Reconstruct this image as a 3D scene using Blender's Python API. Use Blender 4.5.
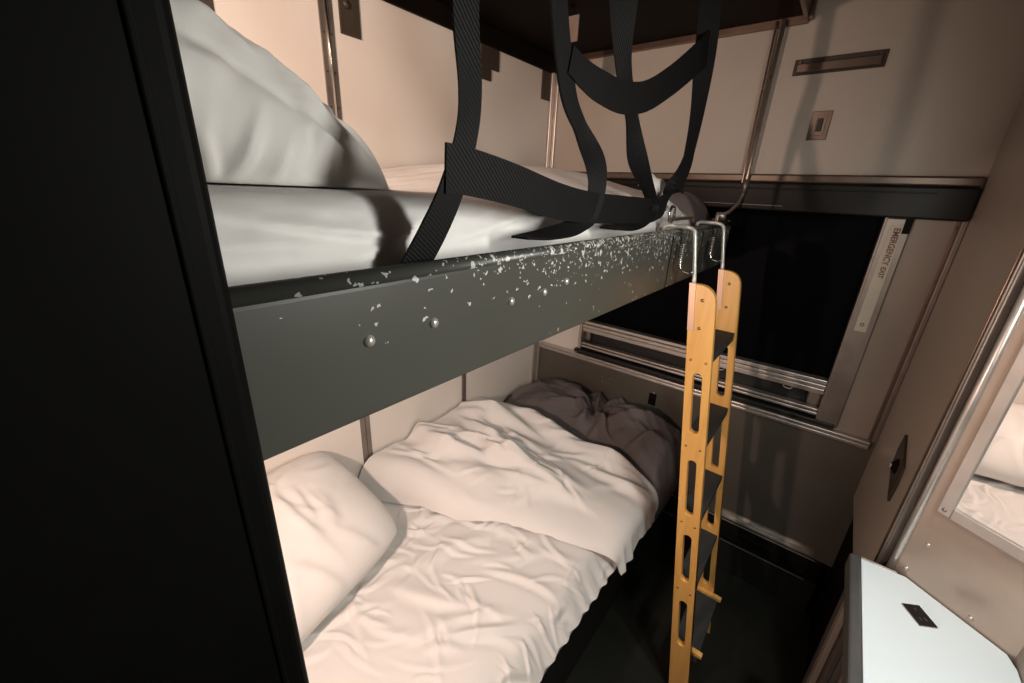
import bpy, bmesh, math, random
import numpy as np
from mathutils import Vector, Matrix

for _o in list(bpy.data.objects):
    bpy.data.objects.remove(_o, do_unlink=True)
SC = bpy.context.scene
COL = SC.collection
PI = math.pi

# ------------------------------------------------------------------ camera
cam_d = bpy.data.cameras.new('camera')
cam = bpy.data.objects.new('camera', cam_d)
COL.objects.link(cam)
cam_d.sensor_width = 36.0
cam_d.lens = 407.0 / 1024.0 * 36.0
cam_d.clip_start = 0.02
right = Vector((0.779, 0.625, 0.043))
fwd = Vector((-0.574, 0.740, -0.350)).normalized()
right = (right - fwd * right.dot(fwd)).normalized()
up = right.cross(fwd).normalized()
mw = Matrix((right, up, -fwd)).transposed().to_4x4()
mw.translation = Vector((0.0, 0.0, 1.65))
cam.matrix_world = mw
SC.camera = cam

# ------------------------------------------------------------------ world, exposure
w = bpy.data.worlds.new('world')
SC.world = w
w.use_nodes = True
w.node_tree.nodes['Background'].inputs[0].default_value = (0.010, 0.012, 0.018, 1)
w.node_tree.nodes['Background'].inputs[1].default_value = 0.3
vs = SC.view_settings
vs.view_transform = 'Standard'
vs.look = 'None'
vs.gamma = 1.0
vs.exposure = 0.0
vs.use_curve_mapping = False

# lamp colours and strengths (the fixtures themselves are built with their lamps below)
WARM = (1.0, 0.71, 0.56)
WARM2 = (1.0, 0.73, 0.61)
COOL = (1.0, 0.985, 0.915)
P_UPPER, P_LOWER, P_VANITY, P_MIRROR = 42.0, 34.0, 10.0, 3.5


# ------------------------------------------------------------------ materials
def mat(name, col, rough=0.5, metal=0.0, spec=0.5, var=0.0, vscale=8.0, bump=0.0, bscale=60.0, stretch=(1, 1, 1), col2=None):
    m = bpy.data.materials.new(name)
    m.use_nodes = True
    nt = m.node_tree
    b = nt.nodes['Principled BSDF']
    b.inputs['Base Color'].default_value = (*col, 1)
    b.inputs['Roughness'].default_value = rough
    b.inputs['Metallic'].default_value = metal
    b.inputs['Specular IOR Level'].default_value = spec
    tc = nt.nodes.new('ShaderNodeTexCoord')
    mp = nt.nodes.new('ShaderNodeMapping')
    mp.inputs['Scale'].default_value = stretch
    nt.links.new(tc.outputs['Object'], mp.inputs['Vector'])
    if var or col2:
        n = nt.nodes.new('ShaderNodeTexNoise')
        n.inputs['Scale'].default_value = vscale
        n.inputs['Detail'].default_value = 6
        n.inputs['Roughness'].default_value = 0.6
        nt.links.new(mp.outputs[0], n.inputs['Vector'])
        r = nt.nodes.new('ShaderNodeValToRGB')
        c2 = col2 or tuple(max(0, c * (1 - var)) for c in col)
        r.color_ramp.elements[0].position = 0.3
        r.color_ramp.elements[1].position = 0.7
        r.color_ramp.elements[0].color = (*c2, 1)
        r.color_ramp.elements[1].color = (*col, 1)
        nt.links.new(n.outputs[0], r.inputs[0])
        nt.links.new(r.outputs[0], b.inputs['Base Color'])
        rr = nt.nodes.new('ShaderNodeMapRange')
        rr.inputs[3].default_value = max(0.03, rough - 0.06)
        rr.inputs[4].default_value = min(1, rough + 0.08)
        nt.links.new(n.outputs[0], rr.inputs[0])
        nt.links.new(rr.outputs[0], b.inputs['Roughness'])
    if bump:
        n2 = nt.nodes.new('ShaderNodeTexNoise')
        n2.inputs['Scale'].default_value = bscale
        n2.inputs['Detail'].default_value = 3
        nt.links.new(mp.outputs[0], n2.inputs['Vector'])
        bp = nt.nodes.new('ShaderNodeBump')
        bp.inputs['Strength'].default_value = bump
        bp.inputs['Distance'].default_value = 0.002
        nt.links.new(n2.outputs[0], bp.inputs['Height'])
        nt.links.new(bp.outputs[0], b.inputs['Normal'])
    return m


M = {}
M['cream'] = mat('cream_wall_paint', (0.80, 0.745, 0.68), 0.5, var=0.05, vscale=3)
M['upperwall'] = mat('beige_wall_paint', (0.54, 0.47, 0.41), 0.45, var=0.10, vscale=2.5)
M['taupe'] = mat('taupe_metal_panel', (0.135, 0.120, 0.100), 0.38, metal=0.25, var=0.15, vscale=5)
M['rightwall'] = mat('brown_grey_wall_paint', (0.30, 0.255, 0.215), 0.4, var=0.10, vscale=4)
M['latchpanel'] = mat('light_brown_side_panel', (0.43, 0.36, 0.30), 0.38, var=0.10, vscale=4)
M['bronze'] = mat('dull_bronze_metal', (0.17, 0.125, 0.10), 0.30, metal=0.6, var=0.2, vscale=14)
M['rodmetal'] = mat('worn_nickel_rod', (0.50, 0.41, 0.35), 0.28, metal=0.8, var=0.15, vscale=20)
M['darkbrown'] = mat('dark_brown_paint', (0.007, 0.0045, 0.0035), 0.6, spec=0.08, var=0.3, vscale=6)
M['copper'] = mat('coppery_metal_trim', (0.25, 0.17, 0.13), 0.30, metal=0.75, var=0.2, vscale=14)
M['alu'] = mat('brushed_aluminium', (0.62, 0.57, 0.53), 0.33, metal=0.75, var=0.2, vscale=12)
M['aludark'] = mat('dull_aluminium', (0.30, 0.26, 0.23), 0.40, metal=0.7, var=0.25, vscale=12)
M['steel'] = mat('polished_steel', (0.75, 0.72, 0.68), 0.18, metal=1.0, var=0.08, vscale=30)
M['rivet'] = mat('worn_bright_rivet', (0.70, 0.68, 0.62), 0.28, metal=0.6, var=0.3, vscale=60)
M['hookrod'] = mat('dull_bright_steel_rod', (0.72, 0.70, 0.65), 0.35, metal=0.45, var=0.1, vscale=40)
M['darkband'] = mat('dark_curtain_track_paint', (0.012, 0.010, 0.008), 0.36, spec=0.22, var=0.2, vscale=5)
M['slab'] = mat('black_painted_partition', (0.0045, 0.0045, 0.0040), 0.55, spec=0.06, var=0.2, vscale=10)
M['sheet'] = mat('white_bed_sheet', (0.79, 0.775, 0.755), 0.85, spec=0.2, bump=0.12, bscale=500)
M['duvet'] = mat('white_duvet_cover', (0.80, 0.78, 0.755), 0.85, spec=0.2, bump=0.12, bscale=450)
M['pillow'] = mat('white_pillowcase', (0.78, 0.76, 0.73), 0.85, spec=0.2, bump=0.12, bscale=450)
M['blanket'] = mat('dark_taupe_blanket', (0.130, 0.110, 0.108), 0.68, spec=0.35, var=0.15, vscale=9, bump=0.15, bscale=300)
M['black'] = mat('black_metal', (0.010, 0.010, 0.009), 0.45, var=0.2, vscale=12)
M['floor'] = mat('black_rubber_floor', (0.010, 0.011, 0.008), 0.42, var=0.35, vscale=7)
M['pane'] = mat('night_black_window_glass', (0.0022, 0.0022, 0.0032), 0.45, spec=0.02)
M['tread'] = mat('dark_grey_tread_rubber', (0.030, 0.031, 0.031), 0.7, var=0.2, vscale=30, bump=0.3, bscale=300)
M['hookplate'] = mat('pinkish_metal_plate', (0.55, 0.36, 0.25), 0.4, metal=0.3)
M['brass'] = mat('brass_screw', (0.30, 0.20, 0.08), 0.35, metal=0.9)
M['counter'] = mat('white_laminate_counter', (0.64, 0.71, 0.75), 0.35, var=0.03, vscale=3)
M['greyedge'] = mat('grey_metal_edge_strip', (0.10, 0.10, 0.097), 0.4, metal=0.4, var=0.2, vscale=20)
M['vanity'] = mat('satin_stainless_panel', (0.47, 0.375, 0.31), 0.32, metal=0.6, var=0.14, vscale=6)
M['mirror'] = mat('mirror_glass', (0.85, 0.85, 0.84), 0.02, metal=1.0)
M['sticker'] = mat('yellowed_white_sticker', (0.50, 0.47, 0.38), 0.5, var=0.15, vscale=20)
M['redtext'] = mat('faded_red_print', (0.13, 0.05, 0.035), 0.6)
M['greytext'] = mat('grey_print', (0.12, 0.12, 0.10), 0.6)
M['plate'] = mat('small_cream_plate', (0.26, 0.20, 0.16), 0.5, var=0.2, vscale=30)
M['bracket'] = mat('dark_olive_bracket', (0.055, 0.040, 0.028), 0.5, var=0.2, vscale=30)
M['blackgloss'] = mat('black_gloss_plate', (0.008, 0.008, 0.009), 0.15, var=0.1)
M['white'] = mat('white_print', (0.6, 0.6, 0.6), 0.6)
M['lampwhite'] = mat('lamp_housing', (0.5, 0.5, 0.48), 0.4, var=0.05)


def mat_wood():
    m = bpy.data.materials.new('varnished_plywood')
    m.use_nodes = True
    nt = m.node_tree
    b = nt.nodes['Principled BSDF']
    tc = nt.nodes.new('ShaderNodeTexCoord')
    mp = nt.nodes.new('ShaderNodeMapping')
    mp.inputs['Scale'].default_value = (40, 40, 2.0)
    n = nt.nodes.new('ShaderNodeTexNoise')
    n.inputs['Scale'].default_value = 1.6
    n.inputs['Detail'].default_value = 5
    r = nt.nodes.new('ShaderNodeValToRGB')
    r.color_ramp.elements[0].position = 0.3
    r.color_ramp.elements[0].color = (0.66, 0.335, 0.085, 1)
    r.color_ramp.elements[1].position = 0.75
    r.color_ramp.elements[1].color = (0.80, 0.455, 0.135, 1)
    nt.links.new(tc.outputs['Object'], mp.inputs[0])
    nt.links.new(mp.outputs[0], n.inputs['Vector'])
    nt.links.new(n.outputs[0], r.inputs[0])
    nt.links.new(r.outputs[0], b.inputs['Base Color'])
    b.inputs['Roughness'].default_value = 0.38
    return m


M['wood'] = mat_wood()


def mat_webbing():
    m = bpy.data.materials.new('black_nylon_webbing')
    m.use_nodes = True
    nt = m.node_tree
    b = nt.nodes['Principled BSDF']
    b.inputs['Base Color'].default_value = (0.0045, 0.0045, 0.0052, 1)
    b.inputs['Roughness'].default_value = 0.65
    b.inputs['Specular IOR Level'].default_value = 0.2
    tc = nt.nodes.new('ShaderNodeTexCoord')
    wv = nt.nodes.new('ShaderNodeTexWave')
    wv.wave_type = 'BANDS'
    wv.bands_direction = 'DIAGONAL'
    wv.inputs['Scale'].default_value = 95
    wv.inputs['Distortion'].default_value = 0.6
    bp = nt.nodes.new('ShaderNodeBump')
    bp.inputs['Strength'].default_value = 0.6
    bp.inputs['Distance'].default_value = 0.001
    nt.links.new(tc.outputs['Object'], wv.inputs['Vector'])
    nt.links.new(wv.outputs['Fac'], bp.inputs['Height'])
    nt.links.new(bp.outputs[0], b.inputs['Normal'])
    return m


M['web'] = mat_webbing()


def mat_chipped(name, base, bonus):
    """grey-green paint with white chips knocked out of it, thickest near the top edge and where the ladder hooks rub."""
    m = bpy.data.materials.new(name)
    m.use_nodes = True
    nt = m.node_tree
    N, L = nt.nodes.new, nt.links.new
    b = nt.nodes['Principled BSDF']
    b.inputs['Roughness'].default_value = 0.38
    tc = N('ShaderNodeTexCoord')
    sep = N('ShaderNodeSeparateXYZ')
    L(tc.outputs['Object'], sep.inputs[0])
    nz = N('ShaderNodeTexNoise'); nz.inputs['Scale'].default_value = 90; nz.inputs['Detail'].default_value = 2
    L(tc.outputs['Object'], nz.inputs['Vector'])
    mixv = N('ShaderNodeMixRGB'); mixv.inputs[0].default_value = 0.022
    L(tc.outputs['Object'], mixv.inputs[1]); L(nz.outputs['Color'], mixv.inputs[2])

    def layer(scale, rad, zfrom, zto, dmax, y0, y1, dy0):
        vo = N('ShaderNodeTexVoronoi'); vo.inputs['Scale'].default_value = scale
        L(mixv.outputs[0], vo.inputs['Vector'])
        less = N('ShaderNodeMath'); less.operation = 'LESS_THAN'; less.inputs[1].default_value = rad
        L(vo.outputs['Distance'], less.inputs[0])
        sc = N('ShaderNodeSeparateColor'); L(vo.outputs['Color'], sc.inputs[0])
        mz = N('ShaderNodeMapRange'); mz.inputs[1].default_value = zfrom; mz.inputs[2].default_value = zto
        mz.inputs[3].default_value = 0.012; mz.inputs[4].default_value = dmax
        L(sep.outputs[2], mz.inputs[0])
        my = N('ShaderNodeMapRange'); my.inputs[1].default_value = y0; my.inputs[2].default_value = y1
        my.inputs[3].default_value = dy0; my.inputs[4].default_value = 1.0
        L(sep.outputs[1], my.inputs[0])
        dn = N('ShaderNodeMath'); dn.operation = 'MULTIPLY'; L(mz.outputs[0], dn.inputs[0]); L(my.outputs[0], dn.inputs[1])
        pr = N('ShaderNodeMath'); pr.operation = 'LESS_THAN'; L(sc.outputs[0], pr.inputs[0]); L(dn.outputs[0], pr.inputs[1])
        a = N('ShaderNodeMath'); a.operation = 'MULTIPLY'; L(less.outputs[0], a.inputs[0]); L(pr.outputs[0], a.inputs[1])
        return a
    a1 = layer(70, 0.30, 1.500, 1.575, 0.40 * bonus, 0.15, 0.85, 0.16)
    a2 = layer(120, 0.36, 1.47, 1.570, 0.45 * bonus, 0.25, 0.85, 0.05)
    a3 = layer(210, 0.42, 1.50, 1.572, 0.50 * bonus, 0.30, 0.80, 0.06)
    m0 = N('ShaderNodeMath'); m0.operation = 'MAXIMUM'; L(a1.outputs[0], m0.inputs[0]); L(a3.outputs[0], m0.inputs[1])
    mx = N('ShaderNodeMath'); mx.operation = 'MAXIMUM'; L(m0.outputs[0], mx.inputs[0]); L(a2.outputs[0], mx.inputs[1])
    n2 = N('ShaderNodeTexNoise'); n2.inputs['Scale'].default_value = 4; n2.inputs['Detail'].default_value = 4
    L(tc.outputs['Object'], n2.inputs['Vector'])
    rp = N('ShaderNodeValToRGB')
    rp.color_ramp.elements[0].color = tuple(c * 0.88 for c in base) + (1,)
    rp.color_ramp.elements[1].color = tuple(c * 1.1 for c in base) + (1,)
    L(n2.outputs[0], rp.inputs[0])
    mc = N('ShaderNodeMixRGB'); L(mx.outputs[0], mc.inputs[0]); L(rp.outputs[0], mc.inputs[1])
    mc.inputs[2].default_value = (0.50, 0.50, 0.46, 1)
    L(mc.outputs[0], b.inputs['Base Color'])
    return m


M['board'] = mat_chipped('chipped_grey_green_paint', (0.058, 0.059, 0.050), 0.8)
M['rail'] = mat_chipped('chipped_dark_rail_paint', (0.050, 0.052, 0.045), 1.3)


def mat_scuff_glint():
    m = mat('scuffed_taupe_metal_painted_glint', (0.135, 0.120, 0.100), 0.38, metal=0.25, var=0.15, vscale=5)
    nt = m.node_tree
    N, L = nt.nodes.new, nt.links.new
    b = nt.nodes['Principled BSDF']
    src = b.inputs['Base Color'].links[0].from_socket
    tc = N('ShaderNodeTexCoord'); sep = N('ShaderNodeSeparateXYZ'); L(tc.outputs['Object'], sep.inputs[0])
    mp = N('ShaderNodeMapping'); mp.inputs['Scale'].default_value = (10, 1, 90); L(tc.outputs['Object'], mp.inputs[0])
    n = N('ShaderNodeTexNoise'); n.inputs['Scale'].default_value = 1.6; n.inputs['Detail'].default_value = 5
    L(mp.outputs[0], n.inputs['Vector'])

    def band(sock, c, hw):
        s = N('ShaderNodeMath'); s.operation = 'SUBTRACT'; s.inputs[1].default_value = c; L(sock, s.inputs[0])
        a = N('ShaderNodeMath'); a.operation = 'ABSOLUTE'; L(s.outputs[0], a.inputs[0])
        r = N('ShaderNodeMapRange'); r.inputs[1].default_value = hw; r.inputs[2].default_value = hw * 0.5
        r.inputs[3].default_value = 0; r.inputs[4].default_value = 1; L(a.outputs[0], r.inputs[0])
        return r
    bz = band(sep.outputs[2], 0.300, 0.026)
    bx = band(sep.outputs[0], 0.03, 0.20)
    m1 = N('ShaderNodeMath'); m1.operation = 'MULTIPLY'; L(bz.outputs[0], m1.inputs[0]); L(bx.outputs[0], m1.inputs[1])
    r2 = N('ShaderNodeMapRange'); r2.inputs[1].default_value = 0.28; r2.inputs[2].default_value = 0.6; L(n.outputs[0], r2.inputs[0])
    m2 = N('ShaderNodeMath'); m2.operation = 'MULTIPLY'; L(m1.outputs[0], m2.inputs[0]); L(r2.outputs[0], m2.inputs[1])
    mc = N('ShaderNodeMixRGB'); L(m2.outputs[0], mc.inputs[0]); L(src, mc.inputs[1]); mc.inputs[2].default_value = (0.95, 0.9, 0.8, 1)  # highlight on the scuffed metal, painted into the base colour as a pale band
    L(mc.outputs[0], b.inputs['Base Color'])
    return m


M['scuff_glint'] = mat_scuff_glint()


# ------------------------------------------------------------------ object helpers
def link(name, me, m, parent=None):
    o = bpy.data.objects.new(name, me)
    COL.objects.link(o)
    if m is not None and len(me.materials) == 0:
        me.materials.append(M[m])
    if parent is not None:
        o.parent = parent
    return o


def tag(o, label, cat, group=None, kind=None):
    o['label'] = label
    o['category'] = cat
    if group:
        o['group'] = group
    if kind:
        o['kind'] = kind
    return o


def thing(name, label, cat, group=None, kind=None):
    o = bpy.data.objects.new(name, None)
    o.empty_display_size = 0.05
    COL.objects.link(o)
    return tag(o, label, cat, group, kind)


def bm_obj(name, bm, m, parent=None, smooth=False):
    me = bpy.data.meshes.new(name)
    bmesh.ops.recalc_face_normals(bm, faces=bm.faces[:])
    bm.to_mesh(me)
    bm.free()
    if smooth:
        for p in me.polygons:
            p.use_smooth = True
    return link(name, me, m, parent)


def box(name, x0, x1, y0, y1, z0, z1, m, parent=None, bev=0.0, seg=2):
    bm = bmesh.new()
    bmesh.ops.create_cube(bm, size=1)
    bmesh.ops.scale(bm, vec=(abs(x1 - x0), abs(y1 - y0), abs(z1 - z0)), verts=bm.verts)
    bmesh.ops.translate(bm, vec=((x0 + x1) / 2, (y0 + y1) / 2, (z0 + z1) / 2), verts=bm.verts)
    if bev:
        bmesh.ops.bevel(bm, geom=bm.edges[:], offset=bev, segments=seg, affect='EDGES', profile=0.5)
    return bm_obj(name, bm, m, parent)


def prism(name, poly, z0, z1, m, parent=None, bev=0.0):
    """vertical prism over an xy polygon."""
    bm = bmesh.new()
    a = [bm.verts.new((x, y, z0)) for x, y in poly]
    b = [bm.verts.new((x, y, z1)) for x, y in poly]
    n = len(poly)
    bm.faces.new(a[::-1]); bm.faces.new(b)
    for i in range(n):
        bm.faces.new((a[i], a[(i + 1) % n], b[(i + 1) % n], b[i]))
    if bev:
        bmesh.ops.bevel(bm, geom=bm.edges[:], offset=bev, segments=2, affect='EDGES', profile=0.5)
    return bm_obj(name, bm, m, parent)


def catmull(pts, n=8):
    P = [np.array(p, float) for p in pts]
    P = [2 * P[0] - P[1]] + P + [2 * P[-1] - P[-2]]
    out = []
    for i in range(1, len(P) - 2):
        for k in range(n):
            t = k / n
            p0, p1, p2, p3 = P[i - 1], P[i], P[i + 1], P[i + 2]
            out.append(0.5 * ((2 * p1) + (p2 - p0) * t + (2 * p0 - 5 * p1 + 4 * p2 - p3) * t * t + (3 * p1 - p0 - 3 * p2 + p3) * t ** 3))
    out.append(P[-2])
    return out


def tube(name, pts, r, m, parent=None, seg=10, smooth=0):
    if smooth:
        pts = catmull(pts, smooth)
    pts = [Vector(p) for p in pts]
    bm = bmesh.new()
    rings = []
    prev = None
    for i, p in enumerate(pts):
        t = (pts[min(i + 1, len(pts) - 1)] - pts[max(i - 1, 0)]).normalized()
        if prev is None:
            a = Vector((0, 0, 1)) if abs(t.z) < 0.9 else Vector((1, 0, 0))
            nrm = t.cross(a).normalized()
        else:
            nrm = (prev - t * prev.dot(t)).normalized()
        prev = nrm
        bn = t.cross(nrm)
        rr = r[i] if isinstance(r, (list, tuple)) else r
        rings.append([bm.verts.new(p + (nrm * math.cos(2 * PI * k / seg) + bn * math.sin(2 * PI * k / seg)) * rr) for k in range(seg)])
    for a, b in zip(rings, rings[1:]):
        for k in range(seg):
            bm.faces.new((a[k], a[(k + 1) % seg], b[(k + 1) % seg], b[k]))
    bm.faces.new(rings[0][::-1]); bm.faces.new(rings[-1])
    return bm_obj(name, bm, m, parent, True)


def grid_mesh(X, Y, Z):
    n, k = X.shape
    v = np.stack([X, Y, Z], -1).reshape(-1, 3)
    idx = np.arange(n * k).reshape(n, k)
    f = np.stack([idx[:-1, :-1], idx[1:, :-1], idx[1:, 1:], idx[:-1, 1:]], -1).reshape(-1, 4)
    return v, f


def surf(name, parts, m, parent=None):
    """joins (vertices, quads) parts into one smooth mesh."""
    vs_, fs, off = [], [], 0
    for v, f in parts:
        vs_.append(v); fs.append(f + off); off += len(v)
    v = np.concatenate(vs_); f = np.concatenate(fs)
    me = bpy.data.meshes.new(name)
    me.from_pydata(v.tolist(), [], f.tolist())
    bm = bmesh.new(); bm.from_mesh(me)
    bmesh.ops.remove_doubles(bm, verts=bm.verts, dist=1e-5)
    bmesh.ops.recalc_face_normals(bm, faces=bm.faces[:])
    bm.to_mesh(me); bm.free()
    for p in me.polygons:
        p.use_smooth = True
    return link(name, me, m, parent)


# numpy value noise for cloth
def vnoise(x, y, seed=0):
    rs = np.random.RandomState(seed)
    T = rs.rand(64, 64)
    xi = np.floor(x).astype(int); yi = np.floor(y).astype(int)
    fx = x - xi; fy = y - yi
    fx = fx * fx * fx * (fx * (fx * 6 - 15) + 10); fy = fy * fy * fy * (fy * (fy * 6 - 15) + 10)
    g = lambda a, b: T[a % 64, b % 64]
    return (g(xi, yi) * (1 - fx) + g(xi + 1, yi) * fx) * (1 - fy) + (g(xi, yi + 1) * (1 - fx) + g(xi + 1, yi + 1) * fx) * fy


def fbm(x, y, seed=0, oct=4):
    s = 0; a = 0.5
    for o in range(oct):
        s = s + a * (vnoise(x * 2 ** o + 13.7 * o, y * 2 ** o + 5.1 * o, seed + o) - 0.5); a *= 0.5
    return s


def folds(x, y, ang, wl, seed, warp=0.6, sharp=2.0, patch=2.0):
    """ridged cloth folds running along direction ang (degrees)."""
    a = math.radians(ang)
    u = x * math.cos(a) + y * math.sin(a)
    v = -x * math.sin(a) + y * math.cos(a)
    t = v / wl + warp * 2 * fbm(u / wl * 0.45, v / wl * 0.45, seed, 3)
    r = (0.5 + 0.5 * np.cos(2 * PI * t)) ** sharp
    mask = np.clip(vnoise(u * patch * 0.7 + 3, v * patch * 1.6, seed + 9) * 2.2 - 0.55, 0, 1)
    return r * mask


def sstep(a, b, x):
    t = np.clip((x - a) / (b - a), 0, 1)
    return t * t * (3 - 2 * t)


def creases(x, y, segs):
    """sum of single tapered cloth creases: (cx, cy, angle deg, length, width, height, bend)."""
    h = np.zeros_like(x)
    for cx, cy, ang, ln, wd, ht, bend in segs:
        a = math.radians(ang)
        u = (x - cx) * math.cos(a) + (y - cy) * math.sin(a)
        v = -(x - cx) * math.sin(a) + (y - cy) * math.cos(a)
        t = u / (ln / 2)
        v = v - bend * ln * (t * t - 0.3)
        taper = np.clip(1 - t * t, 0, 1) ** 1.2
        side = np.where(v > 0, wd * 1.7, wd * 0.8)
        h = h + ht * taper * (np.exp(-(v / side) ** 2) - 0.35 * np.exp(-((v + 1.6 * wd) / (1.2 * wd)) ** 2))
    return h


def rand_segs(seed, n, x0, x1, y0, y1, ang, sd, ln, wd, ht):
    r = random.Random(seed)
    return [(r.uniform(x0, x1), r.uniform(y0, y1), r.gauss(ang, sd), r.uniform(*ln), r.uniform(*wd), r.uniform(*ht), r.uniform(-0.18, 0.18)) for _ in range(n)]


def dome(r=0.006, h=0.004):
    bm = bmesh.new()
    bmesh.ops.create_uvsphere(bm, u_segments=10, v_segments=6, radius=1)
    bmesh.ops.scale(bm, vec=(r, r, h), verts=bm.verts)
    me = bpy.data.meshes.new('screw')
    bm.to_mesh(me); bm.free()
    for p in me.polygons:
        p.use_smooth = True
    return me


_dome = {}


def screw(loc, axis, m, parent, r=0.006, h=0.004, name='screw'):
    k = (m, r, h)
    if k not in _dome:
        _dome[k] = dome(r, h); _dome[k].materials.append(M[m])
    o = bpy.data.objects.new(name, _dome[k])
    COL.objects.link(o)
    o.location = loc
    o.rotation_euler = Vector(axis).to_track_quat('Z', 'Y').to_euler()
    o.parent = parent
    return o


XL, XB, XR, YW = -1.22, -0.345, 0.27, 1.80
ZS = 2.205      # soffit underside

# ================================================================== STRUCTURE
# floor
fl = box('floor', -1.3, 0.6, -0.95, 1.95, -0.06, 0.0, 'floor')
tag(fl, 'black rubber floor of the narrow sleeper cabin', 'floor', kind='structure')

# ceiling with the dropped brown soffit above the berths
ce = thing('ceiling', 'cabin ceiling with a dark brown soffit dropped over the upper berth', 'ceiling', kind='structure')
box('ceiling_panel', -1.3, 0.6, -0.95, 1.95, 2.45, 2.5, 'upperwall', ce)
box('soffit', XL, -0.275, -0.1, YW, ZS, 2.45, 'darkbrown', ce, 0.004)
box('soffit_trim', XL, -0.262, YW - 0.014, YW - 0.002, ZS - 0.022, ZS + 0.012, 'copper', ce, 0.003)
box('soffit_trim', XL + 0.002, XL + 0.014, 0.0, YW, ZS - 0.060, ZS, 'darkbrown', ce, 0.003)
box('soffit_trim', -0.275, -0.262, -0.1, YW - 0.016, ZS - 0.010, ZS + 0.04, 'copper', ce, 0.003)
box('corner_piece', -0.262, -0.250, YW - 0.03, YW - 0.001, ZS - 0.015, ZS + 0.05, 'copper', ce, 0.003)
hb = box('hanging_plate', -0.892, -0.836, 1.347, 1.352, 2.108, 2.180, 'plate', ce, 0.001)
box('plate_tab', -0.874, -0.854, 1.3525, 1.3555, 2.12, ZS - 0.0005, 'darkbrown', ce)

# left wall behind the bunks: three cream panels with metal joint strips
wl = thing('wall_left', 'cream panelled partition wall behind the two bunks', 'wall', kind='structure')
box('core', XL - 0.06, XL - 0.012, -0.95, 1.95, 0, 2.45, 'cream', wl)
for a, b in ((-0.95, 0.688), (0.718, 1.208), (1.232, YW)):
    box('panel', XL - 0.014, XL, a, b, 0, 2.45, 'cream', wl, 0.002)
for yc, wd in ((0.703, 0.020), (1.22, 0.012)):
    for dy in (-0.5, 0.5):
        box('joint_strip', XL - 0.002, XL + 0.004, yc + dy * wd - wd * 0.46, yc + dy * wd + wd * 0.46,
            0.3, 2.2 if yc < 1 else 1.42, 'aludark', wl, 0.001)
st = tube('hinge_pin', [(XL + 0.006, 0.703, 1.80), (XL + 0.006, 0.703, 2.2)], 0.004, 'steel', wl, 8)
for z in (1.845, 1.93, 2.02, 2.1):
    for dy in (-0.011, 0.011):
        screw((XL + 0.004, 0.703 + dy, z), (1, 0, 0), 'black', wl, 0.0025, 0.0015)
box('corner_strip', XL, XL + 0.014, YW - 0.036, YW - 0.002, 0.5, 2.18, 'alu', wl, 0.003)
box('corner_strip', XL + 0.014, XL + 0.030, YW - 0.012, YW - 0.001, 0.5, 2.18, 'alu', wl, 0.003)
# brackets hanging below the soffit edge
for y0, y1, z0, z1 in ((0.742, 0.803, 2.03, 2.15), (1.30, 1.36, 2.035, 2.15), (1.36, 1.405, 2.075, 2.15), (1.70, 1.762, 2.035, 2.15)):
    o = box('bracket_plate', XL, XL + 0.006, y0, y1, z0, z1, 'bracket', wl, 0.001)
tube('bracket_bolt', [(XL + 0.004, 0.762, 2.10), (XL + 0.012, 0.762, 2.10)], 0.010, 'bracket', wl, 12)
tube('bracket_bolt', [(XL, 0.655, 2.105), (XL + 0.02, 0.655, 2.105)], 0.018, 'aludark', wl, 14)
lt = thing('wall_latch', 'small dark latch plate on the cream wall above the upper pillow', 'latch')
box('plate', XL, XL + 0.005, 0.402, 0.438, 1.95, 2.02, 'bracket', lt, 0.002)
tube('knob', [(XL + 0.005, 0.420, 1.975), (XL + 0.016, 0.420, 1.972)], 0.008, 'aludark', lt, 12)

# far wall with the window
wf = thing('wall_far', 'outer car wall with beige upper panel and taupe metal panel under the window', 'wall', kind='structure')
box('upper_panel', XL - 0.06, XR + 0.3, YW, YW + 0.15, 1.735, 2.45, 'upperwall', wf)
WX0, WX1, WZ0, WZ1 = -0.955, 0.088, 0.868, 1.66
box('side_panel', XL - 0.06, WX0 - 0.002, YW, YW + 0.15, 0.86, 1.735, 'cream', wf)
box('side_panel', WX1 + 0.002, XR + 0.3, YW, YW + 0.15, 0.86, 1.735, 'rightwall', wf)
box('lower_panel', XL - 0.06, XR + 0.3, YW, YW + 0.15, 0.275, 0.86, 'scuff_glint', wf)
box('backing', XL - 0.06, XR + 0.3, YW + 0.07, YW + 0.15, 0.0, 0.275, 'black', wf)
# panel seams
box('panel_strip', XR - 0.025, XR - 0.016, YW - 0.004, YW, 0.86, 1.62, 'copper', wf, 0.001)
box('corner_angle', XR - 0.014, XR - 0.0005, YW - 0.012, YW, 0.86, 1.735, 'aludark', wf, 0.002)
for z in (1.0, 1.17, 1.36, 1.44, 1.6):
    screw((XR - 0.0205, YW - 0.004, z), (0, -1, 0), 'copper', wf, 0.004, 0.003)
# scratched mounting marks on the apron over the blanket
hg = box('hinge_plate', -0.80, -0.745, YW - 0.004, YW, 0.735, 0.775, 'taupe', wf, 0.001)
for dx in (-0.795, -0.75):
    for z in (0.742, 0.768):
        screw((dx, YW - 0.004, z), (0, -1, 0), 'alu', hg, 0.003, 0.002)
hg = box('hinge_plate', -0.545, -0.51, YW - 0.004, YW, 0.705, 0.765, 'darkbrown', wf, 0.001)
screw((-0.525, YW - 0.004, 0.772), (0, -1, 0), 'alu', hg, 0.004, 0.003)

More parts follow.
